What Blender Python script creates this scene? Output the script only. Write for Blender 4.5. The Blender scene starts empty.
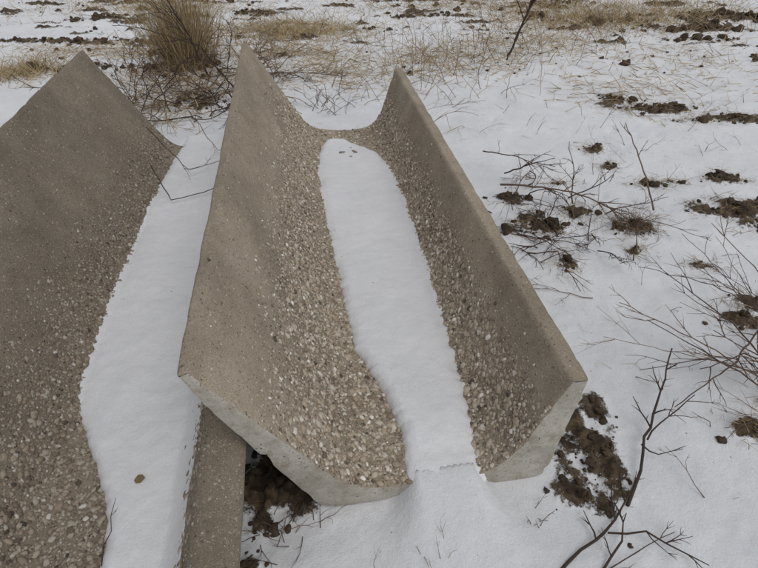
import bpy, math, random
import numpy as np
from mathutils import Vector, noise
random.seed(7); rng=np.random.default_rng(7)
AZ=math.radians(8.63); CP,SP=math.cos(AZ),math.sin(AZ)
def PA(p,a): return (p*CP-a*SP, p*SP+a*CP)
def inv(x,y): return (x*CP+y*SP, -x*SP+y*CP)
sc=bpy.context.scene
cam=bpy.data.cameras.new("camera"); co=bpy.data.objects.new("camera",cam); sc.collection.objects.link(co)
co.location=(0,0,1.77); co.rotation_euler=(math.radians(90-39.33),0,0); cam.sensor_width=36; cam.lens=24.46; cam.clip_end=2000; sc.camera=co
w=bpy.data.worlds.new("World"); sc.world=w; w.use_nodes=True
nt=w.node_tree; bg=nt.nodes["Background"]
sky=nt.nodes.new("ShaderNodeTexSky"); sky.sky_type='NISHITA'; sky.sun_disc=False
sky.sun_elevation=math.radians(62); sky.sun_rotation=math.radians(140)
hs=nt.nodes.new("ShaderNodeHueSaturation"); hs.inputs['Saturation'].default_value=.17
nt.links.new(sky.outputs[0],hs.inputs['Color']); nt.links.new(hs.outputs[0],bg.inputs[0]); bg.inputs[1].default_value=.135
sd=bpy.data.lights.new("sun",'SUN'); so=bpy.data.objects.new("sun",sd); sc.collection.objects.link(so)
sd.energy=.8; sd.angle=math.radians(35); sd.color=(1,.96,.9); so.rotation_euler=(math.radians(28),0,math.radians(40))
sc.view_settings.view_transform='Standard'; sc.view_settings.look='None'

# ---------- material helpers
class M:
    def __init__(s,name,rough=.9):
        s.m=bpy.data.materials.new(name); s.m.use_nodes=True; s.t=s.m.node_tree; s.b=s.t.nodes["Principled BSDF"]
        s.b.inputs['Roughness'].default_value=rough; s.b.inputs['Specular IOR Level'].default_value=.25
        s.tc=s.n('ShaderNodeTexCoord').outputs['Object']
    def n(s,t,**k):
        x=s.t.nodes.new(t)
        for a,b in k.items(): setattr(x,a,b)
        return x
    def L(s,a,b): s.t.links.new(a,b)
    def noise(s,scale,det=4,rough=.55,out='Fac'):
        x=s.n('ShaderNodeTexNoise'); x.inputs['Scale'].default_value=scale; x.inputs['Detail'].default_value=det; x.inputs['Roughness'].default_value=rough; s.L(s.tc,x.inputs['Vector']); return x.outputs[out]
    def vor(s,scale,feature='F1'):
        x=s.n('ShaderNodeTexVoronoi',feature=feature); x.inputs['Scale'].default_value=scale; s.L(s.tc,x.inputs['Vector']); return x
    def ramp(s,fac,stops,interp='LINEAR'):
        x=s.n('ShaderNodeValToRGB'); r=x.color_ramp; r.interpolation=interp
        while len(r.elements)<len(stops): r.elements.new(.5)
        for e,(p,c) in zip(r.elements,stops):
            e.position=p; e.color=(*c,1) if isinstance(c,tuple) else (c,c,c,1)
        s.L(fac,x.inputs[0]); return x.outputs[0]
    def mix(s,f,a,b,blend='MIX'):
        x=s.n('ShaderNodeMix',data_type='RGBA',blend_type=blend)
        for k,v in ((0,f),(6,a),(7,b)):
            sock=x.inputs[k]
            if isinstance(v,(int,float)): sock.default_value=v if k==0 else (v,v,v,1)
            elif isinstance(v,tuple): sock.default_value=(*v,1)
            else: s.L(v,sock)
        return x.outputs[2]
    def math(s,op,a,b=0.0,clamp=False):
        x=s.n('ShaderNodeMath',operation=op,use_clamp=clamp)
        for i,v in enumerate((a,b)):
            if isinstance(v,(int,float)): x.inputs[i].default_value=v
            else: s.L(v,x.inputs[i])
        return x.outputs[0]
    def attr(s,name): return s.n('ShaderNodeAttribute',attribute_name=name).outputs['Fac']
    def bump(s,h,dist,prev=None,strength=1.0):
        x=s.n('ShaderNodeBump'); x.inputs['Distance'].default_value=dist; x.inputs['Strength'].default_value=strength; s.L(h,x.inputs['Height'])
        if prev is not None: s.L(prev,x.inputs['Normal'])
        return x.outputs[0]
    def fin(s,col,nrm=None):
        s.L(col,s.b.inputs['Base Color'])
        if nrm is not None: s.L(nrm,s.b.inputs['Normal'])
        return s.m

def agg_mat(name,bright):
    m=M(name,.92); b=bright
    agg=m.attr('agg')
    base=m.ramp(m.noise(3.5,6,.65),[(.3,(.250*b,.204*b,.150*b)),(.55,(.335*b,.281*b,.213*b)),(.75,(.40*b,.345*b,.27*b))])
    fine=m.noise(300,3,.75)
    base=m.mix(.75,base,m.ramp(fine,[(.25,.45),(.5,1.0),(.75,1.55)]),'MULTIPLY')
    v=m.vor(230); sepc=m.n('ShaderNodeSeparateColor'); m.L(v.outputs['Color'],sepc.inputs[0])
    gcol=m.ramp(sepc.outputs[0],[(0,(.08,.065,.05)),(.3,(.21,.172,.13)),(.55,(.36,.305,.235)),(.85,(.45,.40,.33)),(1,(.60,.555,.48))])
    gm=m.math('MULTIPLY',m.math('LESS_THAN',v.outputs['Distance'],.42),m.math('GREATER_THAN',sepc.outputs[1],.5))
    col=m.mix(m.math('MULTIPLY',gm,.7),base,gcol)
    v2=m.vor(95); s2=m.n('ShaderNodeSeparateColor'); m.L(v2.outputs['Color'],s2.inputs[0])
    gcol2=m.ramp(s2.outputs[0],[(0,(.10,.08,.06)),(.3,(.22,.18,.135)),(.55,(.36,.30,.23)),(.85,(.47,.42,.35)),(1,(.64,.595,.52))])
    thr=m.math('SUBTRACT',1.0,m.math('ADD',.07,m.math('MULTIPLY',agg,.70)))
    gm2=m.math('MULTIPLY',m.math('LESS_THAN',v2.outputs['Distance'],.45),m.math('GREATER_THAN',s2.outputs[1],thr))
    col=m.mix(m.math('MULTIPLY',gm2,.8),col,gcol2)
    v3=m.vor(60); s3=m.n('ShaderNodeSeparateColor'); m.L(v3.outputs['Color'],s3.inputs[0])
    pit=m.math('MULTIPLY',m.math('LESS_THAN',v3.outputs['Distance'],.17),m.math('GREATER_THAN',s3.outputs[2],.62))
    col=m.mix(m.math('MULTIPLY',pit,.75),col,(.05,.04,.03))
    st=m.ramp(m.noise(1.6,6,.65),[(.35,.74),(.6,1.1)])
    col=m.mix(.8,col,st,'MULTIPLY')
    h=m.math('ADD',m.math('MULTIPLY',m.math('MULTIPLY',gm2,m.math('SUBTRACT',.5,v2.outputs['Distance'])),1.6),m.math('MULTIPLY',fine,.7))
    h=m.math('SUBTRACT',h,m.math('MULTIPLY',pit,.9))
    return m.fin(col,m.bump(h,.0045,None,.95))
def smooth_mat(name,b=1):
    m=M(name,.9)
    base=m.ramp(m.noise(6,8,.7),[(.28,(.25*b,.228*b,.188*b)),(.5,(.36*b,.336*b,.29*b)),(.72,(.46*b,.436*b,.388*b))])
    fine=m.noise(220,4,.7)
    col=m.mix(.55,base,m.ramp(fine,[(.25,.6),(.5,1.0),(.75,1.35)]),'MULTIPLY')
    v=m.vor(110); s=m.n('ShaderNodeSeparateColor'); m.L(v.outputs['Color'],s.inputs[0])
    sp=m.math('MULTIPLY',m.math('LESS_THAN',v.outputs['Distance'],.33),m.math('GREATER_THAN',s.outputs[1],.6))
    col=m.mix(m.math('MULTIPLY',sp,.6),col,m.ramp(s.outputs[0],[(0,(.13,.10,.075)),(.6,(.3,.26,.2)),(1,(.52,.5,.46))]))
    v3=m.vor(45); s3=m.n('ShaderNodeSeparateColor'); m.L(v3.outputs['Color'],s3.inputs[0])
    pit=m.math('MULTIPLY',m.math('LESS_THAN',v3.outputs['Distance'],.15),m.math('GREATER_THAN',s3.outputs[2],.6))
    col=m.mix(m.math('MULTIPLY',pit,.8),col,(.07,.06,.05))
    col=m.mix(m.ramp(m.noise(14,5,.7),[(.52,0.0),(.68,.7)]),col,(.23*b,.185*b,.13*b))
    h=m.math('SUBTRACT',m.math('ADD',m.math('MULTIPLY',fine,.5),m.noise(40,4,.6)),m.math('MULTIPLY',pit,1.2))
    return m.fin(col,m.bump(h,.005))
def peb_mat(name,b):
    m=M(name,.8)
    t=m.attr('tint')
    col=m.ramp(t,[(0,(.09*b,.075*b,.06*b)),(.18,(.22*b,.173*b,.128*b)),(.42,(.36*b,.292*b,.22*b)),(.62,(.46*b,.39*b,.305*b)),(.82,(.51*b,.465*b,.395*b)),(1,(.76*b,.72*b,.65*b))])
    col=m.mix(.5,col,m.ramp(m.noise(300,3),[(.3,.6),(.7,1.3)]),'MULTIPLY')
    return m.fin(col)
def dirt_color(m):
    return m.mix(.8,m.ramp(m.noise(9,6,.6),[(.3,(.042,.030,.021)),(.55,(.088,.062,.042)),(.8,(.16,.118,.08))]),m.ramp(m.noise(120,4,.7),[(.25,.4),(.7,1.5)]),'MULTIPLY')
def snow_parts(m):
    col=m.ramp(m.noise(2.2,6,.65),[(.3,(.70,.712,.738)),(.65,(.80,.808,.825))])
    g=m.noise(200,4,.75)
    col=m.mix(.5,col,m.ramp(g,[(.3,.86),(.6,1.04)]),'MULTIPLY')
    h=m.math('ADD',m.math('MULTIPLY',m.noise(26,6,.6),.7),m.math('MULTIPLY',g,.35))
    return col,h
def snow_mat():
    m=M('snow',.65); col,h=snow_parts(m)
    v=m.vor(14); s=m.n('ShaderNodeSeparateColor'); m.L(v.outputs['Color'],s.inputs[0])
    sp=m.math('MULTIPLY',m.math('LESS_THAN',v.outputs['Distance'],.05),m.math('GREATER_THAN',s.outputs[0],.8))
    col=m.mix(m.math('MULTIPLY',sp,.7),col,(.2,.16,.11))
    return m.fin(col,m.bump(h,.013,None,.75))
def ground_mat():
    m=M('snow_and_soil',.75); col,h=snow_parts(m)
    d=m.attr('dirt')
    e=m.math('ADD',d,m.math('MULTIPLY',m.math('SUBTRACT',m.noise(45,8,.78),.5),1.35))
    f=m.ramp(e,[(.46,0.0),(.60,1.0)])
    v=m.vor(22); s=m.n('ShaderNodeSeparateColor'); m.L(v.outputs['Color'],s.inputs[0])
    sp=m.math('MULTIPLY',m.math('LESS_THAN',v.outputs['Distance'],.07),m.math('GREATER_THAN',s.outputs[0],.72))
    col=m.mix(m.math('MULTIPLY',sp,.75),col,(.16,.12,.08))
    straw=m.ramp(m.noise(18,5,.7),[(.45,0.0),(.62,.55)])
    col=m.mix(f,col,m.mix(straw,dirt_color(m),(.25,.185,.11)))
    hh=m.mix(f,m.ramp(h,[(0,0.0),(1,1.0)]),m.ramp(m.noise(70,6,.75),[(.2,0.0),(.8,1.0)]))
    return m.fin(col,m.bump(hh,.018,None,.8))
def dirt_mat():
    m=M('soil',.95); return m.fin(dirt_color(m),m.bump(m.noise(130,5,.7),.01))
def tint_mat(name,stops,rough=.85):
    m=M(name,rough); col=m.ramp(m.attr('tint'),stops)
    col=m.mix(.5,col,m.ramp(m.noise(90,3),[(.3,.6),(.7,1.3)]),'MULTIPLY'); return m.fin(col)
SNOW=snow_mat(); GROUND=ground_mat(); DIRT=dirt_mat(); SMOOTH=smooth_mat('cast_concrete',1.15); SMOOTH2=smooth_mat('cast_concrete_weathered',.7)
STRAW=tint_mat('dry_grass',[(0,(.12,.08,.045)),(.4,(.32,.235,.12)),(.8,(.50,.385,.22)),(1,(.62,.52,.35))])
TWIG=tint_mat('twig_bark',[(0,(.035,.025,.02)),(.4,(.095,.062,.048)),(.7,(.19,.13,.09)),(1,(.36,.27,.16))])

def mesh(name,V,F,mats,attrs={},smooth=True,parent=None,coll=None):
    me=bpy.data.meshes.new(name); V=np.asarray(V,dtype=np.float32)
    if isinstance(F,np.ndarray):
        k=F.shape[1]; me.vertices.add(len(V)); me.vertices.foreach_set('co',V.ravel())
        me.loops.add(F.size); me.loops.foreach_set('vertex_index',F.ravel().astype(np.int32))
        me.polygons.add(len(F)); me.polygons.foreach_set('loop_start',np.arange(0,F.size,k,dtype=np.int32))
        me.polygons.foreach_set('loop_total',np.full(len(F),k,dtype=np.int32)); me.update(calc_edges=True)
    else: me.from_pydata([tuple(map(float,v)) for v in V],[],F)
    for mm in (mats if isinstance(mats,list) else [mats]): me.materials.append(mm)
    for k,a in attrs.items():
        at=me.attributes.new(k,'FLOAT','POINT'); at.data.foreach_set('value',np.asarray(a,dtype=np.float32))
    me.polygons.foreach_set('use_smooth',[smooth]*len(me.polygons))
    o=bpy.data.objects.new(name,me); sc.collection.objects.link(o)
    if parent: o.parent=parent
    return o
def grid_faces(nr,nc,off=0,wrap=False):
    i=np.arange(nr-1)[:,None]; j=np.arange(nc if wrap else nc-1)[None,:]; j2=(j+1)%nc
    a=i*nc+j; b=i*nc+j2; c=(i+1)*nc+j2; d=(i+1)*nc+j
    return np.stack([a,b,c,d],-1).reshape(-1,4)+off

# ---------- ground
PATCH=[(.80,1.10,.10,.17,1.25),(.90,1.30,.06,.10,.9),(.70,.96,.08,.05,.9),(-.38,.85,.06,.08,1.1),(-.27,1.0,.10,.06,1.1),(-.42,.72,.04,.07,.7),(-.36,1.08,.12,.2,1.3),  # last entry: soil under the centre bunk, also painting the gap's shade darker
 (2.6,4.7,.30,.13,1.0),(2.25,4.85,.2,.2,.85),(3.25,4.45,.36,.11,1.0),(2.8,4.4,.2,.07,.7),(2.35,2.95,.26,.11,1.1),(2.58,2.75,.24,.16,1.15),(2.5,3.35,.16,.08,.95),(2.1,3.3,.09,.04,.7),
 (1.83,1.88,.12,.07,.85),(1.98,2.0,.16,.08,.9),(1.68,3.84,.10,.08,.85),(1.72,3.55,.07,.06,.75),(1.9,3.28,.12,.05,.75),(1.50,1.23,.09,.05,.75),(1.66,1.3,.08,.09,.85),
 (1.60,2.72,.15,.11,.85),(1.84,2.33,.08,.04,.75),(1.5,2.45,.06,.05,.7),(1.0,2.72,.2,.14,.8),(.9,3.05,.12,.1,.8),(1.3,2.9,.10,.06,.75),(1.05,2.3,.07,.08,.75),(1.28,3.3,.08,.04,.7),
 (5.3,8.4,.9,.22,1.1),(4.5,7.6,.7,.16,1.0),(4.1,7.1,.5,.1,.8),(4.6,6.2,.4,.15,.9),(-1.8,8.6,.4,.2,1.1),(-1.4,8.9,.2,.12,1.0),(-4.1,7.0,1.1,.10,.95),(-3.0,6.9,.7,.07,.85),(-3.9,8.2,.6,.1,.85),
 (.6,8.4,.5,.08,.85),(.1,7.6,.3,.05,.75),(2.3,8.3,.25,.15,.9),(-2.1,5.9,.35,.25,.75),(-1.7,4.9,.4,.2,.62),(-3.4,5.9,.5,.1,.75),(-2.7,8.3,.4,.08,.85),(-.9,7.9,.4,.07,.85),
 (-3.2,9.3,1.5,.08,.8),(.5,9.4,1.2,.07,.8),(2.6,9.3,.8,.08,.8),(-1.2,7.3,.5,.15,.6),(3.3,8.1,.8,.25,.6)]
MOUND=[(*PA(-.8,4.0),.30,.10),(*PA(.35,4.2),.3,.04),(-.3,.62,.25,.03),(.55,.7,.3,.02)]
r2=random.Random(3)
for _ in range(40):
    x,y=r2.uniform(.9,3.6),r2.uniform(.9,5); MOUND.append((x,y,r2.uniform(.025,.06),-r2.uniform(.008,.022)))
for k in range(12): MOUND.append((1.35+.16*k+r2.gauss(0,.02),3.4+.13*k+(.05 if k%2 else -.05),.04,-.02))
def near_trough(p,a): return (-1.12<p<-.27 and .45<a<3.9) or (-.09<p<.78 and .965<a<4.0)
def gh(x,y,det=True):
    r=math.hypot(x,y); p,a=inv(x,y)
    v=Vector((x,y,0))
    h=.030*noise.noise(v*.55)+.016*noise.noise(v*2.3+Vector((5,1,2)))+.007*noise.noise(v*7)+.003*noise.noise(v*19)
    # snow running out of the open end of the centre bunk
    if a<1.0 and -.5<p<1.2 and a>.2:
        q=max(0,.95-a); wl=.055+.28*q; wr=.05+.28*q
        lat=math.exp(-(max(0,.285-p)/wl)**2)*math.exp(-(max(0,p-.475)/wr)**2)
        f=math.exp(-(q/.24)**1.6)*lat
        h=h*(1-.8*f)+.102*f
    if r<8:
        for (mx,my,mr,mh) in MOUND:
            if abs(x-mx)>3*mr or abs(y-my)>3*mr: continue
            d=((x-mx)**2+(y-my)**2)/(mr*mr)
            if d<6: h+=mh*math.exp(-d*1.2)
    dr=0.0
    for (cx,cy,rx,ry,s) in PATCH:
        if abs(x-cx)>2.5*rx or abs(y-cy)>2.5*ry: continue
        dx=(x-cx)/rx; dy=(y-cy)/ry; d=dx*dx+dy*dy
        if d<6: dr=max(dr,s*math.exp(-d*.75))
    if dr>.02: dr=dr*(1+1.1*noise.fractal(v*7,1.0,2.0,3))
    if y>4.6 or x>2.2:
        k=min(1,max(0,(y-4.6)/3)) if y>4.6 else 0
        k=max(k,min(.45,max(0,(x-2.2)/3)))
        q=noise.fractal(Vector((x*1.9,y*5.2,3.3)),1.0,2.0,5)+.35*noise.noise(Vector((x*.3,y*1.3,9)))
        fd=max(0,(q-.22+.10*k)*1.9)*k
        dr=max(dr,fd); h+=.05*k*max(0,q)
    dr=min(1.2,dr)
    if dr>.25: h+=(dr-.25)*(.030+.05*noise.fractal(v*22,1.0,2.0,3))
    if near_trough(p,a): h=min(h,.035)
    elif -.09<p<.78 and .92<a<=.965 and not(.22<p<.54): h=min(h,.03)
    return h,dr
front=np.linspace(math.radians(25),math.radians(155),540); back=np.linspace(math.radians(155),math.radians(385),62)[1:-1]
th=np.concatenate([front,back])
rr=[.001,.2,.35,.45]
while rr[-1]<11: rr.append(rr[-1]*1.0082+.0010)
while rr[-1]<500: rr.append(rr[-1]*1.12)
rr=np.array(rr); V=np.zeros((len(rr),len(th),3),np.float32); D=np.zeros((len(rr),len(th)),np.float32)
cth,sth=np.cos(th),np.sin(th)
for i,r in enumerate(rr):
    for j in range(len(th)):
        x=r*cth[j]; y=r*sth[j]
        if r>40: V[i,j]=(x,y,0); D[i,j]=.25; continue
        h,d=gh(x,y); V[i,j]=(x,y,h); D[i,j]=d
F=grid_faces(len(rr),len(th),0,True)[:,::-1]
ground=mesh("snow_covered_ground",V.reshape(-1,3),F,GROUND,{'dirt':D.ravel()})

# ---------- troughs
def resample(pts,n,c=.2,it=2):
    P=np.array(pts,float)
    for _ in range(it):
        Q=[P[0]]
        for a,b in zip(P[:-1],P[1:]): Q+= [a*(1-c)+b*c,a*c+b*(1-c)]
        Q.append(P[-1]); P=np.array(Q)
    L=np.concatenate([[0],np.cumsum(np.hypot(*np.diff(P,axis=0).T))]); s=np.linspace(0,L[-1],n)
    return np.stack([np.interp(s,L,P[:,0]),np.interp(s,L,P[:,1])],1),L[-1]
def ico(sub):
    import bmesh
    bm=bmesh.new(); bmesh.ops.create_icosphere(bm,subdivisions=sub,radius=1); bm.verts.ensure_lookup_table()
    v=np.array([x.co[:] for x in bm.verts]); f=np.array([[q.index for q in fc.verts] for fc in bm.faces]); bm.free(); return v,f
IV1,IF1=ico(1); IV2,IF2=ico(2)
def trough(name,inner,outer,a0,a1,bright,npeb,aggfun,seed,sm_mat):
    R=np.random.default_rng(seed)
    N=84; I,Li=resample(inner,N); O,Lo=resample(outer,N,.06,1)
    am=np.concatenate([[0,.006,.016,.03],np.linspace(.05,(a1-a0)-.05,150),[a1-a0-.03,a1-a0-.016,a1-a0-.006,a1-a0]])+a0
    root=bpy.data.objects.new(name,None); sc.collection.objects.link(root); root.rotation_euler=(0,0,AZ)
    na=len(am)
    def lerp(A,B,k): return [A+(B-A)*((i+1)/(k+1)) for i in range(k)]
    ring=list(I)+lerp(I[-1],O[-1],3)+list(O[::-1])+lerp(O[0],I[0],3)
    ring=np.array(ring); n=len(ring)
    mid=np.concatenate([(I+O)/2,[(I[-1]+O[-1])/2]*3,((I+O)/2)[::-1],[(I[0]+O[0])/2]*3])
    V=np.zeros((na,n,3)); ag=np.zeros((na,n))
    for i,a in enumerate(am):
        for j in range(n):
            p,z=ring[j]; v=Vector((p,a,z))
            d=.003*noise.noise(v*5+Vector((seed,0,0)))+.0018*noise.noise(v*28)+.001*noise.noise(v*70)
            de=min(a-a0,a1-a)
            ch=max(0,noise.noise(v*13+Vector((seed*3,2,1)))-.22)*.035+max(0,noise.noise(v*38+Vector((1,seed,1)))-.2)*.016
            ins=0
            if de<.001: ins=.005+ch
            elif de<.01: ins=.0018+ch*.75
            elif de<.025: ins=.0005+ch*.4
            mx,mz=mid[j]; dx,dz=mx-p,mz-z; l=math.hypot(dx,dz)+1e-6
            ins=min(ins,l*.6)
            rim=(j>=N-1 and j<=N+3) or j>=2*N+2 or j==0
            if rim: z-=max(0,noise.noise(Vector((a*9,seed,j*.05)))-.15)*.012+max(0,noise.noise(Vector((a*40,seed,j*.1)))-.1)*.008
            wob=.005*noise.noise(Vector((a*1.1,seed,0)))
            aa=a+.004*noise.noise(v*9)+( .0015*noise.noise(v*45) if de<.03 else 0)
            V[i,j]=(p+dx/l*(ins+d)+wob,aa,z+dz/l*(ins+d))
            ag[i,j]=aggfun(p,z) if j<N else 0
    F=grid_faces(na,n,0,True)
    matidx=np.zeros(len(F),int)
    fj=np.tile(np.arange(n),na-1); matidx[(fj>=N+3)&(fj<2*N+2)]=1
    Vl=[V.reshape(-1,3)]; Al=[ag.ravel()]; Fl=[F]; Ml=[matidx]; off=na*n
    for e,(row,sg) in enumerate(((0,1),(na-1,-1))):
        KK=5; cap=np.zeros((KK+2,N,3))
        Iv=V[row,:N]; Ov=V[row,N+3:2*N+3][::-1]
        for k in range(KK+2):
            t=k/(KK+1); cap[k]=Iv*(1-t)+Ov*t
            if 0<k<KK+1:
                for j in range(N):
                    q=Vector(cap[k,j]); cap[k,j,1]+= -sg*.0025+.003*noise.noise(q*12)
        Vl.append(cap.reshape(-1,3)); Al.append(np.zeros(cap.shape[0]*N)); f=grid_faces(KK+2,N,off)
        if sg<0: f=f[:,::-1]
        Fl.append(f); Ml.append(np.ones(len(f),int)); off+=cap.shape[0]*N
    V_=np.vstack(Vl); F_=np.vstack(Fl)
    o=mesh("concrete_shell",V_,F_,[agg_mat(name+'_exposed_aggregate',bright),sm_mat],{'agg':np.concatenate(Al)},True,root)
    o.data.polygons.foreach_set('material_index',np.concatenate(Ml).astype(np.int32))
    L=np.concatenate([[0],np.cumsum(np.hypot(*np.diff(I,axis=0).T))])
    s=R.uniform(0,L[-1],npeb*4); a=R.uniform(a0+.006,a1-.01,npeb*4)
    p=np.interp(s,L,I[:,0]); z=np.interp(s,L,I[:,1])
    g=np.array([aggfun(pp,zz) for pp,zz in zip(p,z)])
    cl=np.array([noise.noise(Vector((pp*6,aa*6,zz*6+seed))) for pp,aa,zz in zip(p,a,z)])
    keep=R.uniform(0,1,len(s))<np.clip(g*(1+.5*cl)+.0,0,1)
    idx=np.where(keep)[0][:npeb]; s,a,p,z,g=s[idx],a[idx],p[idx],z[idx],g[idx]; n=len(s)
    ds=.004; tp=np.interp(s+ds,L,I[:,0])-np.interp(s-ds,L,I[:,0]); tz=np.interp(s+ds,L,I[:,1])-np.interp(s-ds,L,I[:,1])
    l=np.hypot(tp,tz); tp/=l; tz/=l
    T=np.stack([tp,np.zeros(n),tz],1); A=np.tile([0,1.,0],(n,1)); Nn=np.stack([-tz,np.zeros(n),tp],1)
    rad=np.clip(R.lognormal(math.log(.0053),.40,n),.0025,.0135)*(.52+.53*g)
    ph=R.uniform(0,6.28,n); c,sn=np.cos(ph)[:,None],np.sin(ph)[:,None]
    E1=T*c+A*sn; E2=-T*sn+A*c
    tint=np.clip(R.normal(.51,.23,n),0,1)
    wob=np.array([.005*noise.noise(Vector((aa*1.1,seed,0))) for aa in a])
    P=np.stack([p+wob,a,z],1)+Nn*(rad*.06)[:,None]
    depth=a
    for tag,sel,(IV,IF) in (("near",depth<2.1,(IV2,IF2)),("far",depth>=2.1,(IV1,IF1))):
        k=sel.sum()
        if k==0: continue
        r=rad[sel]; jit=1+R.normal(0,.13,(k,len(IV)))
        u=IV[None,:,:]*jit[:,:,None]
        sx=(r*R.uniform(.95,1.45,k))[:,None,None]; sy=(r*R.uniform(.7,1.0,k))[:,None,None]; sz=(r*R.uniform(.42,.66,k))[:,None,None]
        VV=P[sel][:,None,:]+u[:,:,0:1]*sx*E1[sel][:,None,:]+u[:,:,1:2]*sy*E2[sel][:,None,:]+u[:,:,2:3]*sz*Nn[sel][:,None,:]
        FF=(IF[None]+ (np.arange(k)*len(IV))[:,None,None]).reshape(-1,3)
        mesh("aggregate_"+tag,VV.reshape(-1,3),FF,peb_mat(name+'_pebbles',bright),{'tint':np.repeat(tint[sel],len(IV))},True,root)
    return root,I
ci=[(-.345,.775),(-.02,.215),(.05,.135),(.13,.10),(.25,.08),(.45,.08),(.53,.10),(.60,.16),(.64,.25),(.735,.545)]
cou=[(-.378,.765),(-.335,.629),(-.069,.024),(0,.0),(.70,.0),(.763,.02),(.794,.54)]
li=[(-1.385,.815),(-1.02,.17),(-.95,.12),(-.85,.10),(-.65,.10),(-.56,.12),(-.50,.17),(-.46,.25),(-.385,.43)]
lo=[(-1.41,.805),(-1.385,.67),(-1.1,.03),(-1.05,.0),(-.42,.0),(-.36,.03),(-.30,.2),(-.262,.42)]
def sm(x,a,b):
    t=min(1,max(0,(x-a)/(b-a))); return t*t*(3-2*t)
cag=lambda p,z: .04+.96*(1-sm(z,.22,.64)) if p<.3 else .05+.95*(1-sm(z,.24,.47))
lag=lambda p,z: .03+.85*(1-sm(z,.13,.5))
cr,CI=trough("concrete_feed_bunk",ci,cou,.925,4.05,1.03,29000,cag,3,SMOOTH)
lr,LI=trough("concrete_feed_bunk",li,lo,.45,3.85,.74,17000,lag,8,SMOOTH2)

# ---------- snow in troughs
def trough_snow(parent,I,prof,top,seed,spill=False):
    pr=np.array(prof); na=320; ns=50; a0,a1=pr[0,0],pr[-1,0]
    V=[]
    def edges(a):
        pl=np.interp(a,pr[:,0],pr[:,1]); pR=np.interp(a,pr[:,0],pr[:,2])
        pl+=.012*noise.noise(Vector((a*6,seed,0)))+.012*noise.noise(Vector((a*22,seed,0)))+.009*noise.noise(Vector((a*60,seed,0)))
        pR+=.010*noise.noise(Vector((a*6,seed,5)))+.010*noise.noise(Vector((a*22,seed,5)))+.008*noise.noise(Vector((a*60,seed,5)))
        return pl,pR
    rows=[]
    for i in range(na): rows.append(a0+(a1-a0)*i/(na-1))
    for a in rows:
        pl,pR=edges(a)
        for j in range(ns):
            t=j/(ns-1); t=.5-.5*math.cos(math.pi*t)
            p=pl+(pR-pl)*t
            zin=float(np.interp(p,I[:,0],I[:,1])); de=min(p-pl,pR-p)
            e=min(1,max(0,de/.055))
            ea=min(1,(a1-a)/.06); e=min(e,ea); e=math.sqrt(max(0,1-(1-e)**2))
            tp=top+.008*noise.noise(Vector((p*5,a*5,seed)))+.004*noise.noise(Vector((p*18,a*18,seed)))+.0018*noise.noise(Vector((p*60,a*60,seed)))
            lo_=0
            if spill and a<a0+.4: u=min(1,1-(a-a0)/.4); tp-=.036*u*u*(3-2*u); lo_=u
            zt=max(tp,zin+.012*(1-.5*lo_))
            z=(zin-.006)*(1-e)+zt*e
            if spill and a<a0+.05: k=1-(a-a0)/.05; z-=.03*k*k
            V.append((p,a,z))
    mesh("snow_layer",V,grid_faces(len(rows),ns)[:,::-1],SNOW,{},True,parent)
trough_snow(cr,CI,[(.90,.243,.515),(1.14,.258,.532),(1.31,.225,.545),(1.42,.188,.552),(1.58,.135,.56),(1.85,.115,.572),(2.12,.105,.58),(2.85,.071,.588),(3.25,.065,.57),(3.48,.09,.53),(3.65,.115,.40),(3.80,.17,.30)],.135,1.0,True)
trough_snow(lr,LI,[(.5,-.72,-.45),(.8,-.735,-.45),(1.03,-.785,-.45),(1.25,-.90,-.45),(1.45,-.985,-.45),(2.05,-1.0,-.46),(3.0,-.98,-.46),(3.6,-.94,-.47),(3.85,-.90,-.47),(4.0,-.9,-.47)],.145,4.0)

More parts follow.
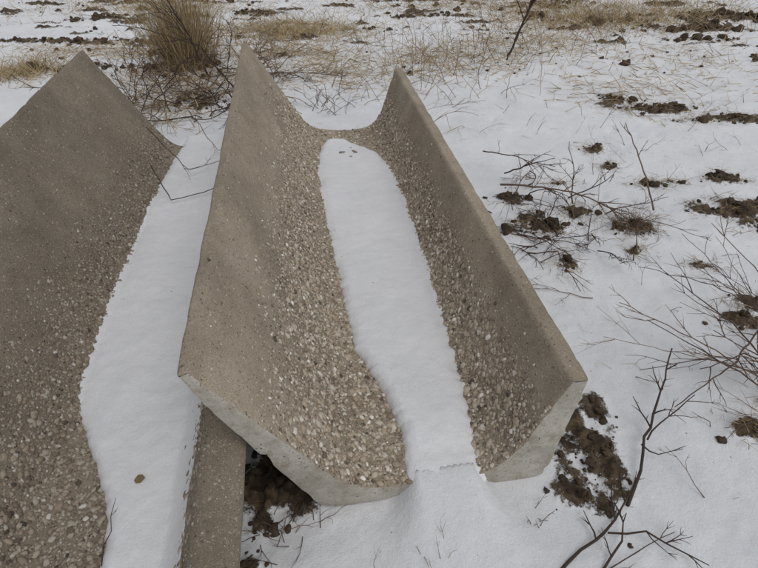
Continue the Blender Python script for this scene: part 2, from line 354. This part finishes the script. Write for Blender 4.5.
# ---------- twig builder
class Tubes:
    def __init__(s): s.V=[];s.F=[];s.T=[]
    def tube(s,pts,r0,r1,tint,sides=5):
        n=len(pts); base=len(s.V)
        for i,p in enumerate(pts):
            d=(pts[min(n-1,i+1)]-pts[max(0,i-1)]); d=d.normalized() if d.length>1e-6 else Vector((0,0,1))
            u=d.cross(Vector((.3,.2,1))); u=u.normalized() if u.length>1e-3 else Vector((1,0,0)); v=d.cross(u)
            r=(r0+(r1-r0)*i/(n-1))*(1+.12*random.uniform(-1,1))
            for k in range(sides):
                a=2*math.pi*k/sides; s.V.append(p+u*(r*math.cos(a))+v*(r*math.sin(a))); s.T.append(tint)
        for i in range(n-1):
            for k in range(sides):
                a=base+i*sides+k; b=base+i*sides+(k+1)%sides; s.F.append((a,b,b+sides,a+sides))
        s.F.append(tuple(base+(n-1)*sides+k for k in range(sides)))
    def branch(s,p,d,L,r,depth,tint=.4,curl=.25,kids=4,spread=.8,flat=0,grav=0,seg=None):
        n=seg or max(4,int(L/.05)); n=min(n,16); pts=[p.copy()]; d=d.normalized(); ds=[]
        for i in range(n):
            d=d+Vector((random.gauss(0,1),random.gauss(0,1),random.gauss(0,1)*(1-flat*.7)))*curl/math.sqrt(n)
            d.z-=grav/n; d.normalize(); q=pts[-1]+d*(L/n)
            gz=0.02+r
            if q.z<gz: q.z=gz; d.z=abs(d.z)*.2
            pts.append(q); ds.append(d.copy())
        s.tube(pts,r,r*.35,min(1,max(0,tint+random.gauss(0,.08))))
        if depth>0:
            for k in range(kids):
                i=random.randint(max(1,n//5),n-1); dd=ds[i]
                side=dd.cross(Vector((random.gauss(0,1)*(1-flat),random.gauss(0,1)*(1-flat),random.gauss(0,1)+ (1.5*random.choice((-1,1)) if flat else 0)))); side.normalize()
                nd=dd+side*random.uniform(.5,1.0)*spread
                s.branch(pts[i],nd,L*random.uniform(.28,.6)*(1-.4*i/n),r*.6,depth-1,tint,curl,max(2,kids-1),spread,flat,grav)
    def poly(s,pts,r,depthkids=3,tint=.35,L=.15,flat=.6,sub=1):
        P=[Vector(q) for q in pts]; out=[]
        for a,b in zip(P[:-1],P[1:]):
            k=max(2,int((b-a).length/.05))
            for i in range(k): out.append(a.lerp(b,i/k)+Vector((random.gauss(0,.004),random.gauss(0,.004),random.gauss(0,.003))))
        out.append(P[-1]); s.tube(out,r,r*.4,tint,6)
        for k in range(depthkids):
            i=random.randint(len(out)//5,len(out)-2); dd=(out[i+1]-out[i]).normalized()
            sd_=Vector((-dd.y,dd.x,random.uniform(-.1,.5)))*random.choice((-1,1)); sd_.z=abs(sd_.z)
            s.branch(out[i],dd+sd_*random.uniform(.5,1.1),L*random.uniform(.5,1.2),r*.55,sub,tint,.3,2,.8,flat)
    def done(s,name): 
        return mesh(name,[tuple(v) for v in s.V],s.F,TWIG,{'tint':s.T})
def V3(x,y,z=0.0): return Vector((x,y,gh(x,y)[0]+z))
T=Tubes(); T.poly([(.87,.90,.03),(.95,1.02,.05),(1.02,1.15,.07),(1.12,1.3,.09),(1.27,1.55,.14)],.0065,4,.15,.12)
T.poly([(1.02,1.15,.07),(1.14,1.24,.08),(1.28,1.33,.10)],.004,3,.15,.1); T.poly([(1.0,1.12,.06),(1.05,1.08,.05),(1.16,1.12,.06)],.003,1,.15,.06); T.done("fallen_twig")
T=Tubes(); T.poly([(.55,.66,.03),(.66,.75,.04),(.76,.80,.045),(.85,.89,.06),(.86,1.0,.08)],.006,4,.12,.12); T.poly([(.76,.80,.045),(.88,.80,.05),(1.05,.70,.04)],.004,4,.12,.10); T.poly([(.6,.62,.02),(.78,.72,.03),(.98,.80,.05)],.003,4,.3,.10)
T.poly([(.70,.68,.03),(.80,.78,.05),(.84,.86,.06)],.0045,3,.2,.1); T.done("fallen_twig")
T=Tubes()
tg=[(1.40,1.98,.22),(1.52,2.02,.25),(1.02,1.66,.10),(1.12,1.48,.08),(1.58,1.95,.3),(1.25,1.75,.12),(1.60,1.80,.3),(1.35,1.45,.12),(1.15,1.85,.14),(1.75,2.3,.3),(1.5,1.25,.1),(1.3,2.05,.2),(1.2,1.3,.06),(1.55,2.2,.3),(1.45,1.6,.2),(1.65,2.1,.35),(1.35,1.2,.06),(1.5,1.45,.2)]
for tgt in tg:
    b=V3(1.85+random.uniform(-.12,.2),1.55+random.uniform(-.35,.3),.02)
    m_=b.lerp(Vector(tgt),.5)+Vector((random.gauss(0,.04),random.gauss(0,.04),.05)); T.poly([b,m_,tgt],random.uniform(.0024,.0052),5,random.uniform(.25,.7),.22)
T.done("dead_shrub")
T=Tubes()
for q in range(34):
    b=V3(.98+random.gauss(0,.15),2.75+random.gauss(0,.34),.01); T.branch(b,Vector((random.gauss(.1,.9),random.gauss(0,.9),random.uniform(.1,.7))),random.uniform(.22,.5),random.uniform(.0022,.005),2,random.uniform(.05,.65),.5,4,1.0,.3,.3)
T.poly([(.80,3.06,.12),(1.05,2.98,.14),(1.25,2.95,.12),(1.48,2.80,.08)],.0075,6,.5,.2)
T.poly([(.90,3.35,.05),(1.02,3.1,.25),(1.1,2.95,.3)],.006,5,.2,.2); T.poly([(.78,3.6,.1),(.95,3.3,.2),(1.2,3.25,.12)],.005,5,.45,.2)
T.poly([(.85,2.4,.03),(1.0,2.35,.08),(1.05,2.05,.04)],.004,4,.3,.16); T.done("dead_shrub")
T=Tubes(); T.poly([(1.79,2.90,.02),(1.78,3.1,.14),(1.76,3.3,.25),(1.70,3.45,.38)],.006,2,.6,.12); T.poly([(1.45,2.35,.02),(1.55,2.6,.06),(1.62,2.75,.07)],.004,3,.4,.15); T.poly([(1.5,2.75,.05),(1.7,2.65,.08),(1.95,2.5,.05)],.003,4,.5,.15); T.done("weed_stalk")
T=Tubes()
for k in range(110): T.branch(V3(1.58+random.gauss(0,.07),2.72+random.gauss(0,.07),.01),Vector((random.gauss(0,1),random.gauss(0,1),random.uniform(.1,.9))),random.uniform(.06,.17),.0015,1,random.uniform(.4,1),.7,2,.9,0,.5)
T.done("weed_root_ball")
T=Tubes(); T.poly([V3(1.48,6.24),V3(1.60,6.3,.35),V3(1.74,6.36,.72),V3(1.80,6.4,.95)],.016,5,.1,.35,0); T.poly([V3(1.62,6.28,.4),V3(1.5,6.3,.6),V3(1.45,6.3,.85)],.008,3,.1,.2,0); T.done("weed_stalk")
T=Tubes()
for k in range(95):
    b=V3(random.uniform(-2.6,-1.05),random.uniform(4.4,5.9),.0)
    T.branch(b,Vector((random.gauss(0,.7),random.gauss(-.2,.6),random.uniform(.2,1.1))),random.uniform(.3,.85),random.uniform(.003,.0065),2,random.uniform(.1,.85),.5,4,.9,0,.35)
T.poly([V3(-1.7,5.3,.1),V3(-1.75,5.1,.55),V3(-1.9,5.0,1.0),V3(-2.0,4.9,1.3)],.009,7,.12,.35,0); T.poly([V3(-1.5,5.2,.1),V3(-1.6,4.9,.5),V3(-2.0,4.7,.7)],.007,7,.15,.3,0)
T.poly([V3(-1.2,4.5,.05),V3(-1.25,4.2,.35),V3(-1.45,4.0,.5)],.006,6,.2,.3,0); T.poly([V3(-1.35,5.0,.05),V3(-1.5,4.7,.5),V3(-1.75,4.5,.9)],.007,7,.2,.3,0)
T.done("dead_shrub")
def weeds(cx,cy,sx,sy,n,h0,h1,tint,name,kids=3,r=.003):
    T=Tubes()
    for k in range(n):
        b=V3(cx+random.gauss(0,sx),cy+random.gauss(0,sy),0); T.branch(b,Vector((random.gauss(0,.6),random.gauss(0,.6),1)),random.uniform(h0,h1),r*random.uniform(.6,1.2),2,random.uniform(*tint),.35,kids,.8,0,.25)
    return T.done(name)
weeds(-.5,4.75,.14,.2,20,.15,.45,(.1,.6),"dead_weed")
weeds(.5,5.0,.4,.3,34,.3,.8,(.7,1),"dead_weed")
weeds(.75,5.9,.4,.4,30,.25,.65,(.5,1),"dead_weed")
weeds(1.6,6.3,.4,.4,18,.2,.55,(.2,.9),"dead_weed")
weeds(2.2,4.0,.6,.6,20,.1,.3,(.3,.9),"dead_weed",2,.002)
weeds(1.3,3.6,.4,.5,16,.1,.28,(.3,.9),"dead_weed",2,.002)
weeds(1.5,1.6,.5,.6,20,.05,.22,(.3,.8),"dead_weed",2,.0017)
weeds(3.2,7.6,1.2,.6,30,.2,.5,(.3,.9),"dead_weed",2,.004)
weeds(-.6,6.6,.7,.7,26,.15,.45,(.4,1),"dead_weed",2,.003)
weeds(.1,.72,.12,.04,8,.04,.11,(.4,.9),"dead_weed",2,.0011)
weeds(.58,.84,.06,.04,6,.04,.1,(.2,.6),"dead_weed",2,.0013)
T=Tubes(); T.poly([(-1.42,2.95,.30),(-1.27,2.76,.17),(-1.1,2.85,.17),(-.86,2.98,.22)],.004,5,.2,.13); T.poly([(-1.5,3.2,.45),(-1.25,3.1,.2),(-1.0,3.3,.2)],.0035,5,.3,.15)
T.poly([(-1.35,3.6,.4),(-1.15,3.45,.18),(-.9,3.5,.2)],.003,5,.5,.15); T.done("fallen_twig")
T=Tubes(); T.poly([(-.83,.66,.14),(-.835,.75,.16),(-.84,.84,.20)],.002,1,.1,.05); T.done("weed_stalk")
T=Tubes()
for k in range(30): T.branch(V3(-.33+random.gauss(0,.06),.88+random.gauss(0,.06),.0),Vector((random.gauss(0,1),random.gauss(0,1),random.uniform(0,.5))),random.uniform(.06,.14),.0016,1,random.uniform(.1,.6),.6,2,.9,.3,.3)
T.done("root_litter")

# ---------- dry grass
class Blades:
    def __init__(s): s.V=[];s.F=[];s.T=[]
    def blade(s,b,d,L,w,bend,tint):
        n=4; side=d.cross(Vector((0,0,1))); side=side.normalized() if side.length>1e-3 else Vector((1,0,0))
        a=random.uniform(0,3.14); side=(side*math.cos(a)+d.cross(side)*math.sin(a)).normalized()
        bd=Vector((random.gauss(0,1),random.gauss(0,1),-.3)).normalized()*bend; p=b.copy(); base=len(s.V)
        for i in range(n+1):
            ww=w*(1-.8*i/n); s.V+= [p-side*ww,p+side*ww]; s.T+=[tint,tint]
            d=(d+bd/n).normalized(); p=p+d*(L/n)
            if p.z<b.z-.01: p.z=b.z+random.uniform(.0,.02)
        for i in range(n): k=base+2*i; s.F.append((k,k+1,k+3,k+2))
    def done(s,name): return mesh(name,[tuple(v) for v in s.V],s.F,STRAW,{'tint':s.T})
B=Blades()
for k in range(1800):
    x=-2.13+random.gauss(0,.11); y=6.0+random.gauss(0,.11); d=Vector(((x+2.13)*1.3+random.gauss(0,.15)-.03,(y-6.0)*1.3+random.gauss(0,.15),1)).normalized()
    B.blade(V3(x,y,-.01),d,random.uniform(.3,1.2)*random.uniform(.7,1.1),random.uniform(.0018,.004),random.uniform(0,.7),random.gauss(.5,.3))
for k in range(700):
    x=-2.1+random.gauss(0,.38); y=5.6+random.gauss(0,.3); B.blade(V3(x,y,-.01),Vector((random.gauss(0,1),random.gauss(0,1),.6)).normalized(),random.uniform(.12,.4),.003,.7,random.gauss(.45,.25))
B.done("dry_grass_tuft")
for (cx,cy,sx,sy,n,up) in [(-1.25,7.5,.6,.35,2600,.6),(-.9,6.4,.5,.3,800,.3),(3.1,8.1,.9,.4,3200,.6),(4.3,8.9,1.0,.4,1500,.6),(-3.85,5.75,.25,.22,800,.8),(.8,6.2,.5,.35,900,.3),(-.4,5.7,.35,.3,500,.3),(1.6,9.0,1.2,.35,1600,.5),(-3.0,6.6,.8,.2,900,.3),(1.9,6.9,.6,.35,900,.3),(2.6,5.3,.5,.4,350,.2),(-1.9,4.9,.4,.4,600,.3),(-3.5,8.9,1.3,.4,1200,.4),(3.6,6.3,.7,.5,500,.3)]:
    B=Blades()
    for k in range(n):
        x=cx+random.gauss(0,sx); y=cy+random.gauss(0,sy)
        B.blade(V3(x,y,0),Vector((random.gauss(0,1),random.gauss(0,.8),random.uniform(.1,up*2))).normalized(),random.uniform(.06,.28),random.uniform(.002,.0045),random.uniform(.1,.7),random.gauss(.6,.25))
    B.done("dry_grass_patch")
B=Blades()
for k in range(1800):
    x=random.uniform(-3,4.5); y=random.uniform(.7,7.5); p,a=inv(x,y)
    if -1.5<p<.85 and a<4.1: continue
    if noise.noise(Vector((x*1.4,y*1.4,4)))<-.05 and random.random()<.8: continue
    B.blade(V3(x,y,.006),Vector((random.gauss(0,1),random.gauss(0,1),.06)).normalized(),random.uniform(.015,.09),.001,random.uniform(.1,.5),random.gauss(.45,.3))
for (cx,cy,rx,ry,s_) in [q for q in PATCH if q[1]<5.2 and q[0]>.95]:
    for k in range(int(60+900*rx*ry*6)):
        x=cx+random.gauss(0,rx*.8); y=cy+random.gauss(0,ry*.8)
        B.blade(V3(x,y,.008),Vector((random.gauss(0,1),random.gauss(0,1),random.uniform(0,.5))).normalized(),random.uniform(.02,.10),.0014,random.uniform(.1,.8),random.gauss(.35,.25))
B.done("straw_litter")

# ---------- soil clods
def clods(name,n,pos,size):
    VV=[];FF=[];off=0
    for k in range(n):
        x,y=pos(); h,d=gh(x,y); r=size()
        if inv(x,y)[0]>-.3 and inv(x,y)[0]<.79 and inv(x,y)[1]>.88: continue
        sd_=Vector((random.uniform(0,99),random.uniform(0,99),0)); sc_=(random.uniform(.8,1.3),random.uniform(.8,1.2),random.uniform(.5,.9))
        a=random.uniform(0,6.28); ca,sa=math.cos(a),math.sin(a)
        for v in IV2:
            q=Vector(v); f=r*(1+.75*noise.noise(q*1.3+sd_)+.5*noise.noise(q*3.1+sd_)); X,Y,Z=q.x*f*sc_[0],q.y*f*sc_[1],q.z*f*sc_[2]
            VV.append((x+X*ca-Y*sa,y+X*sa+Y*ca,h+r*.2+Z))
        FF.append(IF2+off); off+=len(IV2)
    mesh(name,VV,np.vstack(FF),DIRT)
near=[q for q in PATCH[7:] if q[1]<5.2]; far=[q for q in PATCH if q[1]>=5.2]
def inpatch(lst,k=.55):
    wts=[q[2]*q[3] for q in lst]
    def f():
        q=random.choices(lst,wts)[0]; return q[0]+random.gauss(0,k)*q[2],q[1]+random.gauss(0,k)*q[3]
    return f
clods("soil_clods",600,inpatch(near,.5),lambda: min(.04,random.lognormvariate(math.log(.009),.6)))
clods("soil_clods",240,inpatch(PATCH[:7],.6),lambda: min(.018,random.lognormvariate(math.log(.006),.55)))
clods("soil_clods",650,inpatch(far,.6),lambda: min(.08,random.lognormvariate(math.log(.02),.55)))
clods("soil_clods",450,lambda:(random.uniform(-6,7),random.uniform(5.6,11)),lambda: min(.05,random.lognormvariate(math.log(.013),.6)))
def stone(p,a,z,r,sx,sy,ang):
    x,y=PA(p,a); sd_=Vector((p*90,a*50,0)); ca,sa=math.cos(ang),math.sin(ang); vv=[]
    for v in IV2:
        q=Vector(v); f=r*(1+.45*noise.noise(q*1.4+sd_)); X,Y=q.x*f*sx,q.y*f*sy; vv.append((x+X*ca-Y*sa,y+X*sa+Y*ca,z+q.z*f*.5))
    mesh("small_stone",vv,IF2,PM,{'tint':[random.random()]*len(IV2)})
PM=tint_mat('stone',[(0,(.16,.14,.12)),(1,(.38,.35,.31))])
for q in [(.26,3.50,.134,.022,1.3,.8,.4),(.315,3.43,.133,.014,1,1,1),(.35,3.50,.133,.026,1.2,.7,2.2),(.33,3.57,.134,.012,1,.8,.2),(.39,3.46,.132,.010,1.2,.8,1.4)]: stone(*q)
lx,ly=-.81,.93
mesh("dead_leaf",[(lx-.018,ly-.004,.155),(lx-.010,ly-.013,.151),(lx+.004,ly-.010,.149),(lx+.018,ly+.004,.158),(lx+.008,ly+.012,.164),(lx-.006,ly+.010,.166),(lx,ly,.151)],[(0,1,6),(1,2,6),(2,3,6),(3,4,6),(4,5,6),(5,0,6)],STRAW,{'tint':[.12]*7},False)
